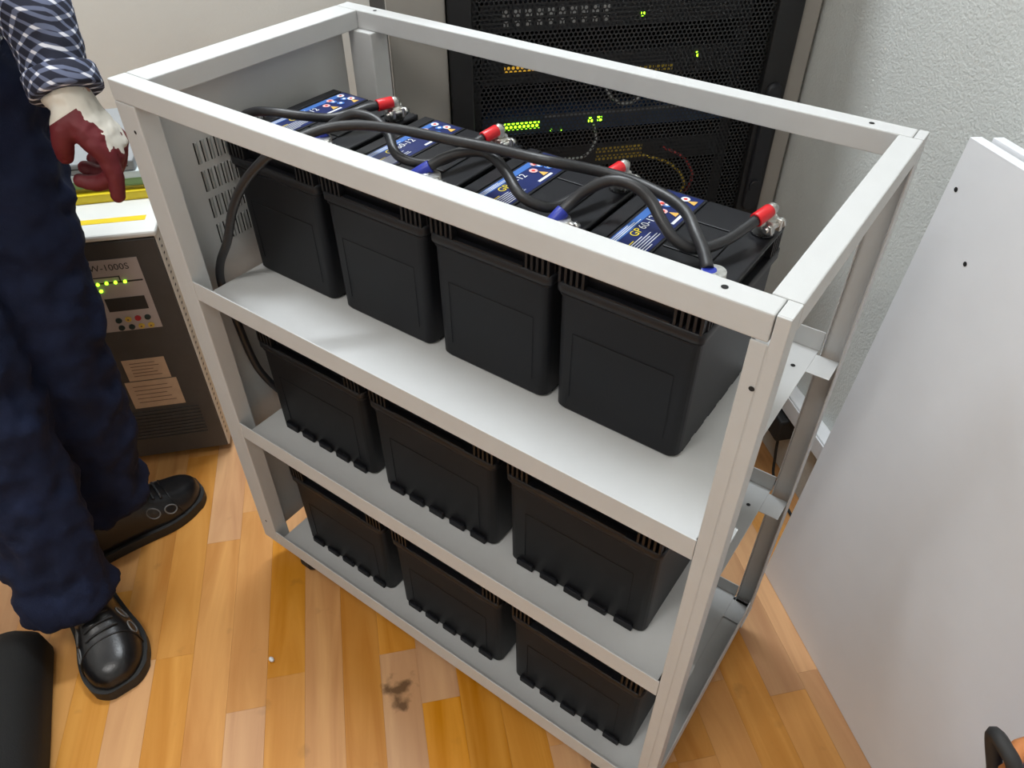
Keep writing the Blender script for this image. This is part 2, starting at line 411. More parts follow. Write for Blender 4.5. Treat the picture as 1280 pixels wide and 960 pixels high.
# bottom side rail on the right with a light upturned edge
m = MB(); m.box(W-0.003, W-0.001, 0.0022, D-0.002, zb, Z3+0.004); m.box(W-0.032, W-0.003, 0.0022, D-0.004, zb, zb+0.002)
part('bottom_rail', m, 'white_paint', cab, bevel=0.0005)
for y0_, y1_ in ((0.0024, 0.02), (D-0.02, D-0.002)): part('bottom_rail', MB().box(0.0, W, y0_, y1_, zb-0.002, zb+0.002), 'white_paint', cab)
# screw holes
hl = [((0.746, 0.012), 't'), ((0.747, 0.373), 't'), ((0.065, 0.373), 't')]
for (x, y), _ in hl: part('screw_hole', MB().disc((x, y, H+0.0003), 0.0028), 'hole_dark', cab)
def fdisc(x, z, r, y=-0.0003): return MB().add([(x+r*math.cos(2*PI*i/16), y, z+r*math.sin(2*PI*i/16)) for i in range(16)], [tuple(range(16))])
for x, z in ((0.786, 0.832), (0.020, 0.117), (0.024, 0.842)): part('screw_hole', fdisc(x, z, 0.0024), 'hole_dark', cab)
for z in (Z1, Z2):
    part('screw_hole', MB().disc((0.752, 0.335, z-0.0283), 0.003), 'hole_dark', cab)
part('screw_hole', MB().disc((0.762, 0.012, Z1-0.0283), 0.003), 'hole_dark', cab)
m = MB()
# casters
for (x, y) in ((0.085, 0.035), (0.715, 0.035), (0.085, 0.345), (0.775, 0.36)):
    fk = MB(); fk.box(x-0.026, x+0.026, y-0.024, y+0.024, zb-0.006, zb-0.002)
    fk.box(x-0.017, x-0.014, y-0.014, y+0.014, 0.018, zb-0.006); fk.box(x+0.014, x+0.017, y-0.014, y+0.014, 0.018, zb-0.006)
    c_ = part('caster', fk, 'caster_grey', cab, bevel=0.0008)
    part('wheel', MB().cyl((x-0.011, y, 0.0252), (x+0.011, y, 0.0252), 0.025, n=24), 'rubber', c_, bevel=0.002)

# ------------------------------------------------------------------ batteries
def battery(name, w, dp, h, label_top=True, M=None):
    """origin at the middle of the base; front is -y"""
    t = empty(name, M=M)
    hw, hd = w/2, dp/2; hc = h*0.80
    def lp(x, y, r, z): return [Vector((a, b, z)) for a, b in rrect(-x, x, -y, y, r, 4)]
    m = MB(); m.loft([lp(hw-0.008, hd-0.006, 0.010, 0.0), lp(hw-0.0045, hd-0.0035, 0.011, 0.004), lp(hw-0.0035, hd-0.003, 0.010, hc-0.004), lp(hw-0.002, hd-0.0015, 0.010, hc-0.003), lp(hw-0.002, hd-0.0015, 0.010, hc)])
    cs = m.build('case', 'battery_black', t)
    # embossed frame on the front of the case
    e = MB(); yf = -hd+0.0033
    for (a, b, c, d2) in ((-hw*0.72, hw*0.72, hc*0.70, hc*0.704), (-hw*0.72, -hw*0.715, hc*0.15, hc*0.70), (hw*0.715, hw*0.72, hc*0.15, hc*0.70)):
        e.box(a, b, yf-0.00035, yf+0.001, c, d2)
    e.build('embossed_frame', 'battery_black', cs)
    # hold-down ledge along the long side
    if dp > w: blocks = [(min(s_*(hw-0.006), s_*(hw-0.0045)), max(s_*(hw-0.006), s_*(hw-0.0045)), -hd*0.8+k*hd*0.34, -hd*0.8+k*hd*0.34+hd*0.22) for s_ in (-1, 1) for k in range(5)]
    else: blocks = [(-hw*0.82+k*hw*0.35, -hw*0.82+k*hw*0.35+hw*0.24, -hd-0.001, -hd+0.006) for k in range(5)]
    for (a, b, c, d2) in blocks: MB().box(a, b, c, d2, 0.001, 0.012).build('hold_down_block', 'battery_black', cs, bevel=0.001)
    # lid: band, recessed upper block, corner ribs
    m = MB()
    m.loft([lp(hw-0.0025, hd-0.002, 0.009, hc), lp(hw, hd, 0.009, hc+0.002), lp(hw, hd, 0.009, hc+0.012), lp(hw-0.001, hd-0.001, 0.009, hc+0.013)])
    m.loft([lp(hw-0.008, hd-0.010, 0.004, hc+0.013), lp(hw-0.008, hd-0.010, 0.004, h-0.003)])
    m.loft([lp(hw-0.002, hd-0.004, 0.006, h-0.006), lp(hw-0.001, hd-0.003, 0.006, h-0.004), lp(hw-0.001, hd-0.003, 0.006, h-0.001), lp(hw-0.003, hd-0.005, 0.006, h)])
    lid = m.build('lid', 'battery_lid', t)
    r = MB()
    for sy in (-1, 1):
        for sx in (-1, 1):
            for k in range(5):
                x = sx*(hw-0.003-k*0.0068); y = sy*(hd-0.0012)
                r.box(min(x, x-sx*0.0032), max(x, x-sx*0.0032), min(y, y-sy*0.012), max(y, y-sy*0.012), hc+0.012, h-0.001)
    for sx in (-1, 1):
        for sy in (-1, 1):
            for k in range(4):
                y = sy*(hd-0.010-k*0.0068); x = sx*(hw-0.0012)
                r.box(min(x, x-sx*0.010), max(x, x-sx*0.010), min(y, y-sy*0.003), max(y, y-sy*0.003), hc+0.012, h-0.001)
    tag(r.build('corner_ribs', 'battery_lid', lid, bevel=0.0004), kind='stuff')
    hb = MB().box(-hw*0.56, hw*0.56, -hd+0.0008, -hd+0.004, hc+0.013, hc+0.0145); hb.build('handle_ledge', 'battery_lid', lid)
    # cover plates on the lid, with joints between them
    z0 = h-0.0006; z1 = h+0.0022
    lx0, lx1 = -hw+0.024, -hw+0.074
    yb, yf2 = hd-0.006, -hd+0.008
    for (a, b, c, d2) in ((-hw+0.006, lx0-0.002, yf2, yb), (lx0, lx1, yf2, yb), (lx1+0.0022, hw-0.034, -hd*0.20, hd*0.42), (lx1+0.0022, hw-0.034, hd*0.42+0.0022, yb), (lx1+0.0022, hw-0.034, yf2, -hd*0.20-0.0022)):
        MB().box(a, b, c, d2, z0, z1).build('cover_plate', 'battery_lid', lid, bevel=0.0008)
    if label_top:
        x0, x1 = lx0+0.003, lx1-0.003
        y0, y1 = yf2+0.012, yb-0.003
        z = z1+0.0003
        lb = MB().box(x0, x1, y0, y1, z1-0.0005, z).build('label', 'label_blue', t)
        g = MB(); ww = x1-x0; ll = y1-y0; zz = z+0.0003
        MB().add([(x0, y0, zz), (x0+ww*0.34, y0, zz), (x0, y0+ll*0.10, zz)], [(0, 1, 2)]).build('label_corner', 'label_red', lb)
        # light blue band
        MB().quad((x0+ww*0.02, y0+ll*0.14, zz), (x0+ww*0.22, y0+ll*0.14, zz), (x0+ww*0.22, y0+ll*0.96, zz), (x0+ww*0.02, y0+ll*0.96, zz)).build('label_band', 'label_lightblue', lb)
        Mt = Matrix.Translation((x0+ww*0.47, y0+ll*0.33, zz+0.0003)) @ Matrix.Rotation(PI/2, 4, 'Z')
        text_mesh('GP', 0.0135, 'label_yellow', lb, Mt, 'label_letters')
        Mt = Matrix.Translation((x0+ww*0.47, y0+ll*0.33+0.0185, zz+0.0003)) @ Matrix.Rotation(PI/2, 4, 'Z')
        text_mesh('60-12', 0.0135, 'label_white', lb, Mt, 'label_letters')
        ln = MB(); rnd = random.Random(3)
        for k in range(3):
            xx = x0+ww*(0.06+0.05*k); ln.quad((xx, y0+ll*0.17, zz+0.0003), (xx+0.0009, y0+ll*0.17, zz+0.0003), (xx+0.0009, y0+ll*(0.42+0.06*k), zz+0.0003), (xx, y0+ll*(0.42+0.06*k), zz+0.0003))
        for k in range(6):
            xx = x0+ww*(0.56+0.07*k); e_ = 0.30+rnd.random()*0.25
            ln.quad((xx, y0+ll*0.06, zz), (xx+0.0009, y0+ll*0.06, zz), (xx+0.0009, y0+ll*e_, zz), (xx, y0+ll*e_, zz))
        ln.quad((x0+ww*0.84, y0+ll*0.60, zz), (x0+ww*0.92, y0+ll*0.60, zz), (x0+ww*0.92, y0+ll*0.76, zz), (x0+ww*0.84, y0+ll*0.76, zz))
        tag(ln.build('label_print', 'label_white', lb), kind='stuff')
        ln = MB()
        xx = x0+ww*0.50; ln.quad((xx, y0+ll*0.08, zz), (xx+0.0012, y0+ll*0.08, zz), (xx+0.0012, y0+ll*0.28, zz), (xx, y0+ll*0.28, zz))
        ln.build('label_print', 'label_yellow', lb)
        for (fx, fy, mt, tri) in ((0.18, 0.93, 'label_white', 0), (0.45, 0.90, 'label_lightblue', 0), (0.36, 0.80, 'label_lightblue', 0), (0.62, 0.82, 'label_lightblue', 0), (0.60, 0.94, 'label_white', 0), (0.22, 0.80, 'label_pink', 0), (0.80, 0.92, 'label_orange', 1), (0.68, 0.72, 'label_orange', 1), (0.42, 0.71, 'label_pink', 0)):
            cx, cy = x0+ww*fx, y0+ll*fy; q = 0.0052
            mb = MB()
            if tri: mb.add([(cx+q, cy-q, zz+0.0004), (cx+q, cy+q, zz+0.0004), (cx-q, cy, zz+0.0004)], [(0, 1, 2)])
            else: mb.disc((cx, cy, zz+0.0004), q, 16)
            mb.build('warning_icon', mt, lb)
            if not tri: MB().disc((cx, cy, zz+0.0006), q*0.45, 10).build('warning_icon', 'label_red' if mt != 'label_lightblue' else 'label_white', lb)
    # terminals, right side: one at the back, one at the front
    for yy in (hd*0.66, -hd*0.62):
        m = MB(); m.cyl((hw-0.016, yy, h-0.002), (hw-0.016, yy, h+0.003), 0.0125, n=20); tb = m.build('terminal_base', 'battery_lid', t)
        m = MB(); m.cyl((hw-0.016, yy, h+0.003), (hw-0.016, yy, h+0.017), 0.0075, 0.0068, n=18); m.build('terminal_post', 'lead_metal', tb)
    return t
HB = 0.1975
bt = battery('battery', 0.163, 0.198, HB, M=T(0, 0, 0))
ys = 0.102+0.099
zs1 = Z1-0.0287
ordn = ['leftmost', 'second from the left', 'third from the left', 'rightmost, beside the open side']
XB = (0.120, 0.2915, 0.4615, 0.6290)
kidmap = {}
for o_ in bpy.data.objects:
    if o_.parent: kidmap.setdefault(o_.parent.name, []).append(o_)
KIDS = lambda o: kidmap.get(o.name, [])
for k, x in enumerate(XB):
    M = T(x, ys, zs1+0.0002)
    if k == 0: bt.matrix_world = M; o = bt
    else: o = copy_tree(bt, M)
    tag(o, 'black battery with blue top label on the upper shelf, ' + ordn[k], 'battery', 'batteries on the upper shelf')
lw = battery('battery', 0.214, 0.165, HB, label_top=False, M=T(0, 0, 0))
kidmap = {}
for o_ in bpy.data.objects:
    if o_.parent: kidmap.setdefault(o_.parent.name, []).append(o_)
first = True
for sh, z, y, xs in (('middle', Z2, 0.055, (0.1685, 0.394, 0.6235)), ('bottom', Z3, 0.040, (0.178, 0.410, 0.6415))):
    for k, x in enumerate(xs):
        M = T(x, y+0.0825, z-0.0287+0.0002)
        if first: lw.matrix_world = M; o = lw; first = False
        else: o = copy_tree(lw, M)
        tag(o, f'black battery standing on the {sh} shelf, ' + ('leftmost of three', 'middle one of three', 'rightmost of three')[k], 'battery', f'batteries on the {sh} shelf')

# ------------------------------------------------------------------ battery cables
def lug(t, p, d, sleeve, post, clamp=True, ln=0.022):
    """sleeve from p along d, clamp round the post"""
    p = Vector(p); d = Vector(d).normalized(); post = Vector(post)
    MB().cyl(p, p+d*ln, 0.0075, 0.0072, n=16).build('lug_sleeve', sleeve, t, world=True, bevel=0.001)
    q = p+d*ln
    m = MB(); m.tube([q-d*0.002, q+d*0.006, post+Vector((0, 0, 0.004))], [0.0060, 0.0055, 0.0065], n=10, steps=3)
    m.cyl(post-Vector((0, 0, 0.009)), post+Vector((0, 0, 0.009)), 0.0125, 0.0115, n=18)
    cl = m.build('terminal_clamp', 'lead_metal', t, world=True)
    sx = Vector((d.y, -d.x, 0)).normalized()
    if sx.x < 0: sx = -sx
    m = MB()
    for s in (0.0, 0.009):
        c0 = post+sx*(0.0095+s*0)+Vector((0, 0, 0.004-s))
    m.box(-0.004, 0.016, -0.009, -0.0045, -0.005, 0.008, M=Matrix.Translation(post) @ Matrix.Rotation(math.atan2(sx.y, sx.x), 4, 'Z'))
    m.box(-0.004, 0.016, 0.0045, 0.009, -0.005, 0.008, M=Matrix.Translation(post) @ Matrix.Rotation(math.atan2(sx.y, sx.x), 4, 'Z'))
    m.build('clamp_ear', 'lead_metal', cl, world=True, bevel=0.001)
    dd = Vector((-sx.y, sx.x, 0)); bp = post+sx*0.0125+Vector((0, 0, 0.002))
    m = MB(); m.cyl(bp-dd*0.017, bp+dd*0.016, 0.0028, n=10); m.cyl(bp-dd*0.0135, bp-dd*0.009, 0.0055, n=6); m.cyl(bp+dd*0.009, bp+dd*0.013, 0.0055, n=6)
    m.build('clamp_bolt', 'zinc', cl, world=True)
CR = 0.0058
ztm = zs1+HB+0.011
def jumper(pts, k, label):
    t = empty('jumper_cable', label, 'cable', 'jumper cables over the upper batteries', M=T(*pts[0]))
    MB().tube(pts, CR, n=12).build('cord', 'cable_black', t, world=True)
    a = Vector(pts[0]); b = Vector(pts[1])
    neg = Vector((XB[k]+0.0655, ys-0.099*0.62, ztm)); pos = Vector((XB[k+1]+0.0655, ys+0.099*0.66, ztm))
    lug(t, a+(b-a)*0.1, a-b, 'sleeve_blue', neg)
    e = Vector(pts[-1]); f = Vector(pts[-2])
    lug(t, e, e-f, 'sleeve_red', pos)
LB = [(0.526, 0.146, 0.832), (0.531, 0.157, 0.841), (0.541, 0.166, 0.852), (0.564, 0.173, 0.866), (0.588, 0.176, 0.866), (0.608, 0.175, 0.856), (0.625, 0.167, 0.844), (0.641, 0.163, 0.833), (0.657, 0.166, 0.826), (0.671, 0.179, 0.825), (0.682, 0.202, 0.827), (0.688, 0.224, 0.830), (0.6925, 0.240, 0.833)]
LA = [(0.350, 0.146, 0.832), (0.362, 0.157, 0.841), (0.384, 0.168, 0.850), (0.412, 0.174, 0.853), (0.443, 0.163, 0.846), (0.469, 0.148, 0.836), (0.486, 0.150, 0.828), (0.502, 0.163, 0.822), (0.512, 0.190, 0.824), (0.519, 0.220, 0.829), (0.524, 0.240, 0.833)]
L0 = [(0.184, 0.146, 0.832), (0.196, 0.158, 0.843), (0.216, 0.170, 0.853), (0.244, 0.176, 0.851), (0.270, 0.168, 0.842), (0.294, 0.152, 0.832), (0.312, 0.152, 0.827), (0.330, 0.165, 0.823), (0.342, 0.190, 0.824), (0.349, 0.220, 0.829), (0.354, 0.240, 0.833)]
jumper(L0, 0, 'black jumper cable from the leftmost to the second upper battery')
jumper(LA, 1, 'black looped jumper cable between the second and third upper battery')
jumper(LB, 2, 'black looped jumper cable ending at the rightmost red terminal sleeve')
# long cable over the tops, then down the left side
t = empty('long_battery_cable', 'long black cable arching over the upper batteries and down the left side', 'cable', M=T(0.69, 0.13, 0.83))
C2R = [(0.688, 0.141, 0.826), (0.675, 0.156, 0.834), (0.658, 0.171, 0.842), (0.641, 0.188, 0.847), (0.619, 0.201, 0.849), (0.585, 0.209, 0.851), (0.552, 0.205, 0.855), (0.523, 0.192, 0.860)]
C2 = C2R+[ (0.488, 0.167, 0.869), (0.428, 0.166, 0.866), (0.369, 0.159, 0.864), (0.304, 0.153, 0.861), (0.252, 0.140, 0.858), (0.218, 0.118, 0.853), (0.195, 0.082, 0.843), (0.178, 0.060, 0.829), (0.139, 0.050, 0.791), (0.100, 0.050, 0.743), (0.068, 0.050, 0.687), (0.042, 0.046, 0.645), (0.030, 0.046, 0.605), (0.026, 0.054, 0.540), (0.026, 0.060, 0.474), (0.032, 0.066, 0.431), (0.046, 0.080, 0.39), (0.056, 0.10, 0.36)]
MB().tube(C2, CR, n=12).build('cord', 'cable_black', t, world=True)
lug(t, (0.690, 0.139, 0.828), (0.003, 0, -0.5), 'sleeve_blue', (XB[3]+0.0655, ys-0.099*0.62, ztm), ln=0.006)
t = empty('battery_cable', 'black cable from the leftmost red terminal sleeve running left under the rail', 'cable', M=T(0.2, 0.24, 0.83))
C1 = [(0.183, 0.240, 0.834), (0.178, 0.226, 0.834), (0.168, 0.206, 0.831), (0.152, 0.184, 0.829), (0.132, 0.157, 0.836), (0.105, 0.139, 0.840), (0.070, 0.133, 0.834), (0.040, 0.135, 0.815), (0.027, 0.145, 0.77), (0.025, 0.15, 0.70), (0.027, 0.16, 0.62)]
MB().tube(C1, CR, n=12).build('cord', 'cable_black', t, world=True)
lug(t, C1[0], Vector(C1[0])-Vector(C1[1]), 'sleeve_red', (XB[0]+0.0655, ys+0.099*0.66, ztm))

# ------------------------------------------------------------------ removed side panels leaning on the right wall
E_ = Vector((math.cos(math.radians(-42.6)), math.sin(math.radians(-42.6)), 0))
def leaning(name, label, foot, lean, ln, ht, thick, hole):
    """foot = lower left front corner; the panel's x runs along the wall, z up its face"""
    zx = Vector((0, 0, 1)); n = Vector((-E_.y, E_.x, 0))         # towards the wall
    up = (n*lean+zx*math.sqrt(ht*ht-lean*lean)).normalized(); ny = up.cross(E_); ny = -ny if ny.dot(n) < 0 else ny
    M = Matrix(((E_.x, ny.x, up.x, foot[0]), (E_.y, ny.y, up.y, foot[1]), (E_.z, ny.z, up.z, foot[2]), (0, 0, 0, 1)))
    t = empty(name, label, 'panel', 'removed trolley panels', M=M)
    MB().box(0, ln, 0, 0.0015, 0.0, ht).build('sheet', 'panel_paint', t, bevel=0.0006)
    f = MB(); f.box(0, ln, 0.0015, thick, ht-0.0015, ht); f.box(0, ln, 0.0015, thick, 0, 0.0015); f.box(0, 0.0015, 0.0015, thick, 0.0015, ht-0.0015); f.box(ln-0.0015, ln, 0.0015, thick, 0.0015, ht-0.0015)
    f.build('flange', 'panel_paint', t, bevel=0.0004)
    for (hx, hz) in hole:
        r = 0.003
        MB().add([(hx+r*math.cos(2*PI*i/16), -0.0004, hz+r*math.sin(2*PI*i/16)) for i in range(16)], [tuple(range(16))]).build('screw_hole', 'hole_dark', t)
    return t
leaning('cabinet_panel', 'large light grey metal panel leaning in front against the right wall', (0.786, 0.511, 0.001), 0.058, 0.80, 0.8433, 0.016, ((0.0155, 0.785), (0.078, 0.72)))
leaning('cabinet_panel', 'second light grey metal panel mostly hidden behind the front leaning panel', (0.786+0.02*0.676+0.012*0.74, 0.511+0.02*0.737-0.012*0.68, 0.001), 0.0585, 0.80, 0.846, 0.014, ())

# ------------------------------------------------------------------ server rack behind the trolley
rk = empty('server_rack', 'tall black server rack with perforated mesh door behind the trolley', 'rack', M=RM @ Matrix.Translation((0.72, 0.27, 0)))
def rp(name, mb, mt, parent=rk, **k):
    mb.v = [(a-0.72, b-0.27, c) for a, b, c in mb.v]
    return mb.build(name, mt, parent, **k)
RT = 1.4
m = MB(); m.box(0.336, 0.424, 0.0+0.27, 0.30, 0.0, RT)
rp('side_frame', m, 'rack_taupe', bevel=0.002)
m = MB(); m.box(1.016, 1.05, 0.272, 0.302, 0.0, RT); rp('side_frame', m, 'rack_taupe', bevel=0.002)
m = MB(); m.box(0.336, 0.345, 0.301, 1.10, 0.03, RT); m.box(1.041, 1.05, 0.303, 1.10, 0.03, RT); m.box(0.345, 1.041, 1.09, 1.10, 0.03, RT); m.box(0.345, 1.041, 0.303, 1.09, RT-0.02, RT); m.box(0.345, 1.041, 0.303, 1.09, 0.03, 0.06)
rp('enclosure', m, 'rack_inner')
dr = MB(); dr.box(0.426, 0.462, 0.262, 0.285, 0.06, RT-0.02); dr.box(0.968, 1.014, 0.262, 0.285, 0.06, RT-0.02); dr.box(0.462, 0.968, 0.262, 0.285, 0.06, 0.10); dr.box(0.462, 0.968, 0.262, 0.285, RT-0.06, RT-0.02)
door = rp('door', dr, 'rack_black', bevel=0.002)
rp('mesh_sheet', MB().quad((0.462, 0.272, 0.10), (0.968, 0.272, 0.10), (0.968, 0.272, RT-0.06), (0.462, 0.272, RT-0.06)), 'door_mesh', door)
hd_ = MB(); hd_.loft([[Vector((a, 0.262, b)) for a, b in rrect(0.976, 1.006, 0.49, 0.735, 0.014, 5)], [Vector((a, 0.254, b)) for a, b in rrect(0.978, 1.004, 0.495, 0.73, 0.012, 5)]])
hnd = rp('handle', hd_, 'device_dark', door, bevel=0.002)
rp('lock', MB().cyl((0.991, 0.255, 0.70), (0.991, 0.249, 0.70), 0.010, n=20), 'zinc', hnd)
rp('lock', MB().cyl((0.991, 0.255, 0.545), (0.991, 0.248, 0.545), 0.011, n=20), 'device_dark', hnd)
# mounting rails
for x in (0.475, 0.955): rp('mounting_rail', MB().box(x-0.012, x+0.012, 0.345, 0.36, 0.08, RT-0.08), 'device_dark')
def device(name, label, cat, z0, z1, mt, build):
    t = empty(name, label, cat, M=RM @ Matrix.Translation((0.715, 0.34, z0)))
    def q(mb, nm, m_, par=None):
        mb.v = [(a-0.715, b-0.34, c-z0) for a, b, c in mb.v]; return mb.build(nm, m_, par or t)
    q(MB().box(0.49, 0.94, 0.342, 0.68, z0, z1), 'body', mt)
    q(MB().box(0.487, 0.943, 0.338, 0.342, z0, z1), 'faceplate', mt)
    build(q, z0, z1); return t
def leds(q, pts, mt, s=0.003, nm='led'):
    for x, z in pts: q(MB().box(x-s, x+s, 0.3365, 0.338, z-s, z+s), nm, mt)
def ports(q, x0, x1, n, z, mt='device_dark', s=0.0055):
    for k in range(n):
        x = x0+(x1-x0)*k/(n-1); q(MB().box(x-s, x+s, 0.337, 0.338, z-s, z+s), 'port', mt)
def d1(q, z0, z1):
    ports(q, 0.53, 0.70, 10, z0+0.030, 'patch_grey'); ports(q, 0.53, 0.70, 10, z0+0.014, 'patch_grey', 0.004); leds(q, [(0.764, z0+0.017)], 'led_green')
device('port_switch', 'dark patch unit with grey ports high inside the server rack', 'patch panel', 0.82, 0.864, 'device_dark', d1)
def d2(q, z0, z1):
    q(MB().box(0.527, 0.578, 0.3365, 0.338, z0+0.022, z0+0.032), 'status_window', 'led_amber'); leds(q, [(0.872, z0+0.033), (0.872, z0+0.028)], 'led_green', 0.002)
    ports(q, 0.755, 0.825, 7, z0+0.012, 'patch_yellow', 0.0045)
device('network_switch', 'dark network switch with amber lights and yellow ports in the rack', 'network switch', 0.735, 0.779, 'device_dark', d2)
def d3(q, z0, z1):
    q(MB().box(0.526, 0.590, 0.3365, 0.338, z0+0.010, z0+0.022), 'status_window', 'led_panel_green'); leds(q, [(0.685, z0+0.017), (0.702, z0+0.018)], 'led_green', 0.004)
    q(MB().box(0.60, 0.93, 0.3365, 0.338, z0+0.028, z0+0.031), 'edge_strip', 'device_grey'); leds(q, [(0.612, z0+0.004), (0.63, z0+0.003)], 'led_green', 0.0015)
device('network_switch', 'blue network switch with bright green light window in the rack', 'network switch', 0.646, 0.680, 'device_blue', d3)
def d4(q, z0, z1):
    ports(q, 0.705, 0.785, 8, z0+0.028, 'patch_yellow', 0.0048); ports(q, 0.705, 0.785, 8, z0+0.013, 'patch_yellow', 0.0048)
device('port_switch', 'dark patch unit with yellow ports low inside the server rack', 'patch panel', 0.575, 0.615, 'device_dark', d4)
device('server', 'plain dark server chassis in the lower part of the rack', 'server', 0.30, 0.47, 'device_dark', lambda q, a, b: ports(q, 0.52, 0.9, 8, a+0.08, 'device_grey', 0.012))
device('server', 'plain dark server chassis in the upper part of the rack', 'server', 0.92, 1.09, 'device_dark', lambda q, a, b: ports(q, 0.52, 0.9, 8, a+0.08, 'device_grey', 0.012))
def patch(name, label, pts, mt, r=0.0028):
    pts = [RM @ Vector(p) for p in pts]
    tag(MB().tube(pts, r, n=8).build(name, mt), label, 'cable')
patch('patch_cable', 'grey patch cable hanging in a loop below the green switch', [(0.690, 0.334, 0.655), (0.692, 0.318, 0.635), (0.678, 0.312, 0.612), (0.655, 0.312, 0.603), (0.625, 0.318, 0.604), (0.600, 0.334, 0.606)], 'patch_grey')
patch('patch_cable', 'red patch cable hanging at the right inside the rack', [(0.83, 0.334, 0.60), (0.862, 0.315, 0.588), (0.885, 0.312, 0.560), (0.889, 0.315, 0.53), (0.88, 0.325, 0.50)], 'patch_red')
patch('patch_cable', 'yellow patch cable hanging lowest at the right inside the rack', [(0.785, 0.334, 0.59), (0.84, 0.316, 0.575), (0.872, 0.311, 0.54), (0.870, 0.313, 0.51), (0.855, 0.32, 0.49)], 'patch_yellow')
patch('patch_cable', 'bundle loop of pale patch cable under the amber switch', [(0.70, 0.336, 0.742), (0.705, 0.315, 0.72), (0.73, 0.310, 0.70), (0.76, 0.311, 0.705), (0.775, 0.318, 0.735), (0.78, 0.336, 0.745)], 'patch_grey')

# ------------------------------------------------------------------ UPS cabinet on the left
UZ = 0.55
ups = empty('ups_cabinet', 'dark fronted UPS power cabinet with lit control plate left of the trolley', 'ups', M=RM @ Matrix.Translation((-0.098, 0.297, 0)))
UWD, UDP = 0.30, 0.46          # local x from -UWD to 0, y from 0 back
m = MB(); m.box(-UWD, -0.002, 0.006, UDP, 0.02, UZ-0.012); m.build('body', 'ups_dark', ups, bevel=0.003)
fp = MB(); fp.box(-UWD, -0.001, 0.0, 0.006, 0.022, UZ-0.014); fp = fp.build('front_cover', 'ups_dark', ups, bevel=0.003)
tp = MB().box(-UWD-0.002, 0.004, -0.003, UDP, UZ-0.0118, UZ).build('top_cover', 'ups_top', ups, bevel=0.004)
sp = MB().box(-0.0018, 0.0025, 0.003, UDP, 0.022, UZ-0.0122).build('side_panel', 'ups_beige', ups, bevel=0.001)
hm = MB()
for k in range(36):
    z = 0.05+k*0.0135
    for y in (0.010, 0.10, 0.2): hm.box(0.0024, 0.0028, y, y+0.007, z, z+0.0035)
tag(hm.build('vent_holes', 'hole_dark', sp), kind='stuff')
def fq(u0, u1, z0, z1, y=-0.0008): return MB().box(u0+0.098, u1+0.098, y, 0.0, z0, z1)
pt = fq(-0.262, -0.139, 0.3505, 0.502, -0.0012).build('control_plate', 'ups_plate', ups)
text_mesh('W-1000S', 0.0175, 'ink', pt, Matrix.Translation((-0.125, -0.0016, 0.481)) @ Matrix.Rotation(PI/2, 4, 'X'), 'plate_letters')
yl = -0.0022
fq(-0.255, -0.142, 0.4545, 0.4575, -0.0016).build('flow_line', 'ink', pt)
fq(-0.225, -0.178, 0.4665, 0.4685, -0.0016).build('flow_line', 'ink', pt); fq(-0.180, -0.178, 0.4575, 0.4665, -0.0016).build('flow_line', 'ink', pt)
for x, z in ((-0.218, 0.455), (-0.203, 0.456), (-0.188, 0.456), (-0.172, 0.456), (-0.217, 0.441)):
    MB().cyl((x+0.098, -0.001, z), (x+0.098, -0.0032, z), 0.0028, n=12).build('indicator_light', 'led_green', pt)
ds = fq(-0.218, -0.150, 0.395, 0.423, -0.0022).build('display', 'ink', pt)
for x, z, mt in ((-0.209, 0.3745, 'btn_green'), (-0.192, 0.3755, 'btn_yellow'), (-0.175, 0.376, 'btn_red'), (-0.158, 0.376, 'btn_green'), (-0.209, 0.358, 'btn_green'), (-0.191, 0.358, 'btn_green'), (-0.174, 0.358, 'btn_yellow'), (-0.157, 0.358, 'btn_yellow')):
    MB().cyl((x+0.098, -0.001, z), (x+0.098, -0.004, z), 0.0058, 0.005, n=16).build('push_button', mt, pt)
    if mt == 'btn_yellow': MB().cyl((x+0.098, -0.004, z), (x+0.098, -0.0044, z), 0.0018, n=8).build('button_mark', 'ink_soft', pt)
for (a, b, c, d2) in ((-0.236, -0.158, 0.229, 0.281), (-0.247, -0.150, 0.158, 0.2265)):
    st = fq(a, b, c, d2).build('sticker', 'sticker_tan', ups)
    l_ = MB()
    for k in range(5):
        z = c+(d2-c)*(0.2+0.15*k); l_.box(a+0.098+0.012, b+0.098-0.014-0.006*(k % 3), -0.0011, -0.0009, z, z+0.0016)
    tag(l_.build('print_lines', 'ink_soft', st), kind='stuff')
for k in range(9): MB().box(-UWD+0.05, -0.03, -0.0025, 0.0, 0.07+k*0.009, 0.0745+k*0.009).build('vent_slat', 'ups_dark', fp)
ys_ = MB().box(-0.155, -0.018, 0.040, 0.057, UZ, UZ+0.0006).build('warning_sticker', 'sticker_yellow', tp)
for x in (-0.27, -0.03):
    for y in (0.05, 0.40): MB().cyl((x, y, 0.0), (x, y, 0.021), 0.016, 0.018, n=16).build('foot', 'rubber', ups)
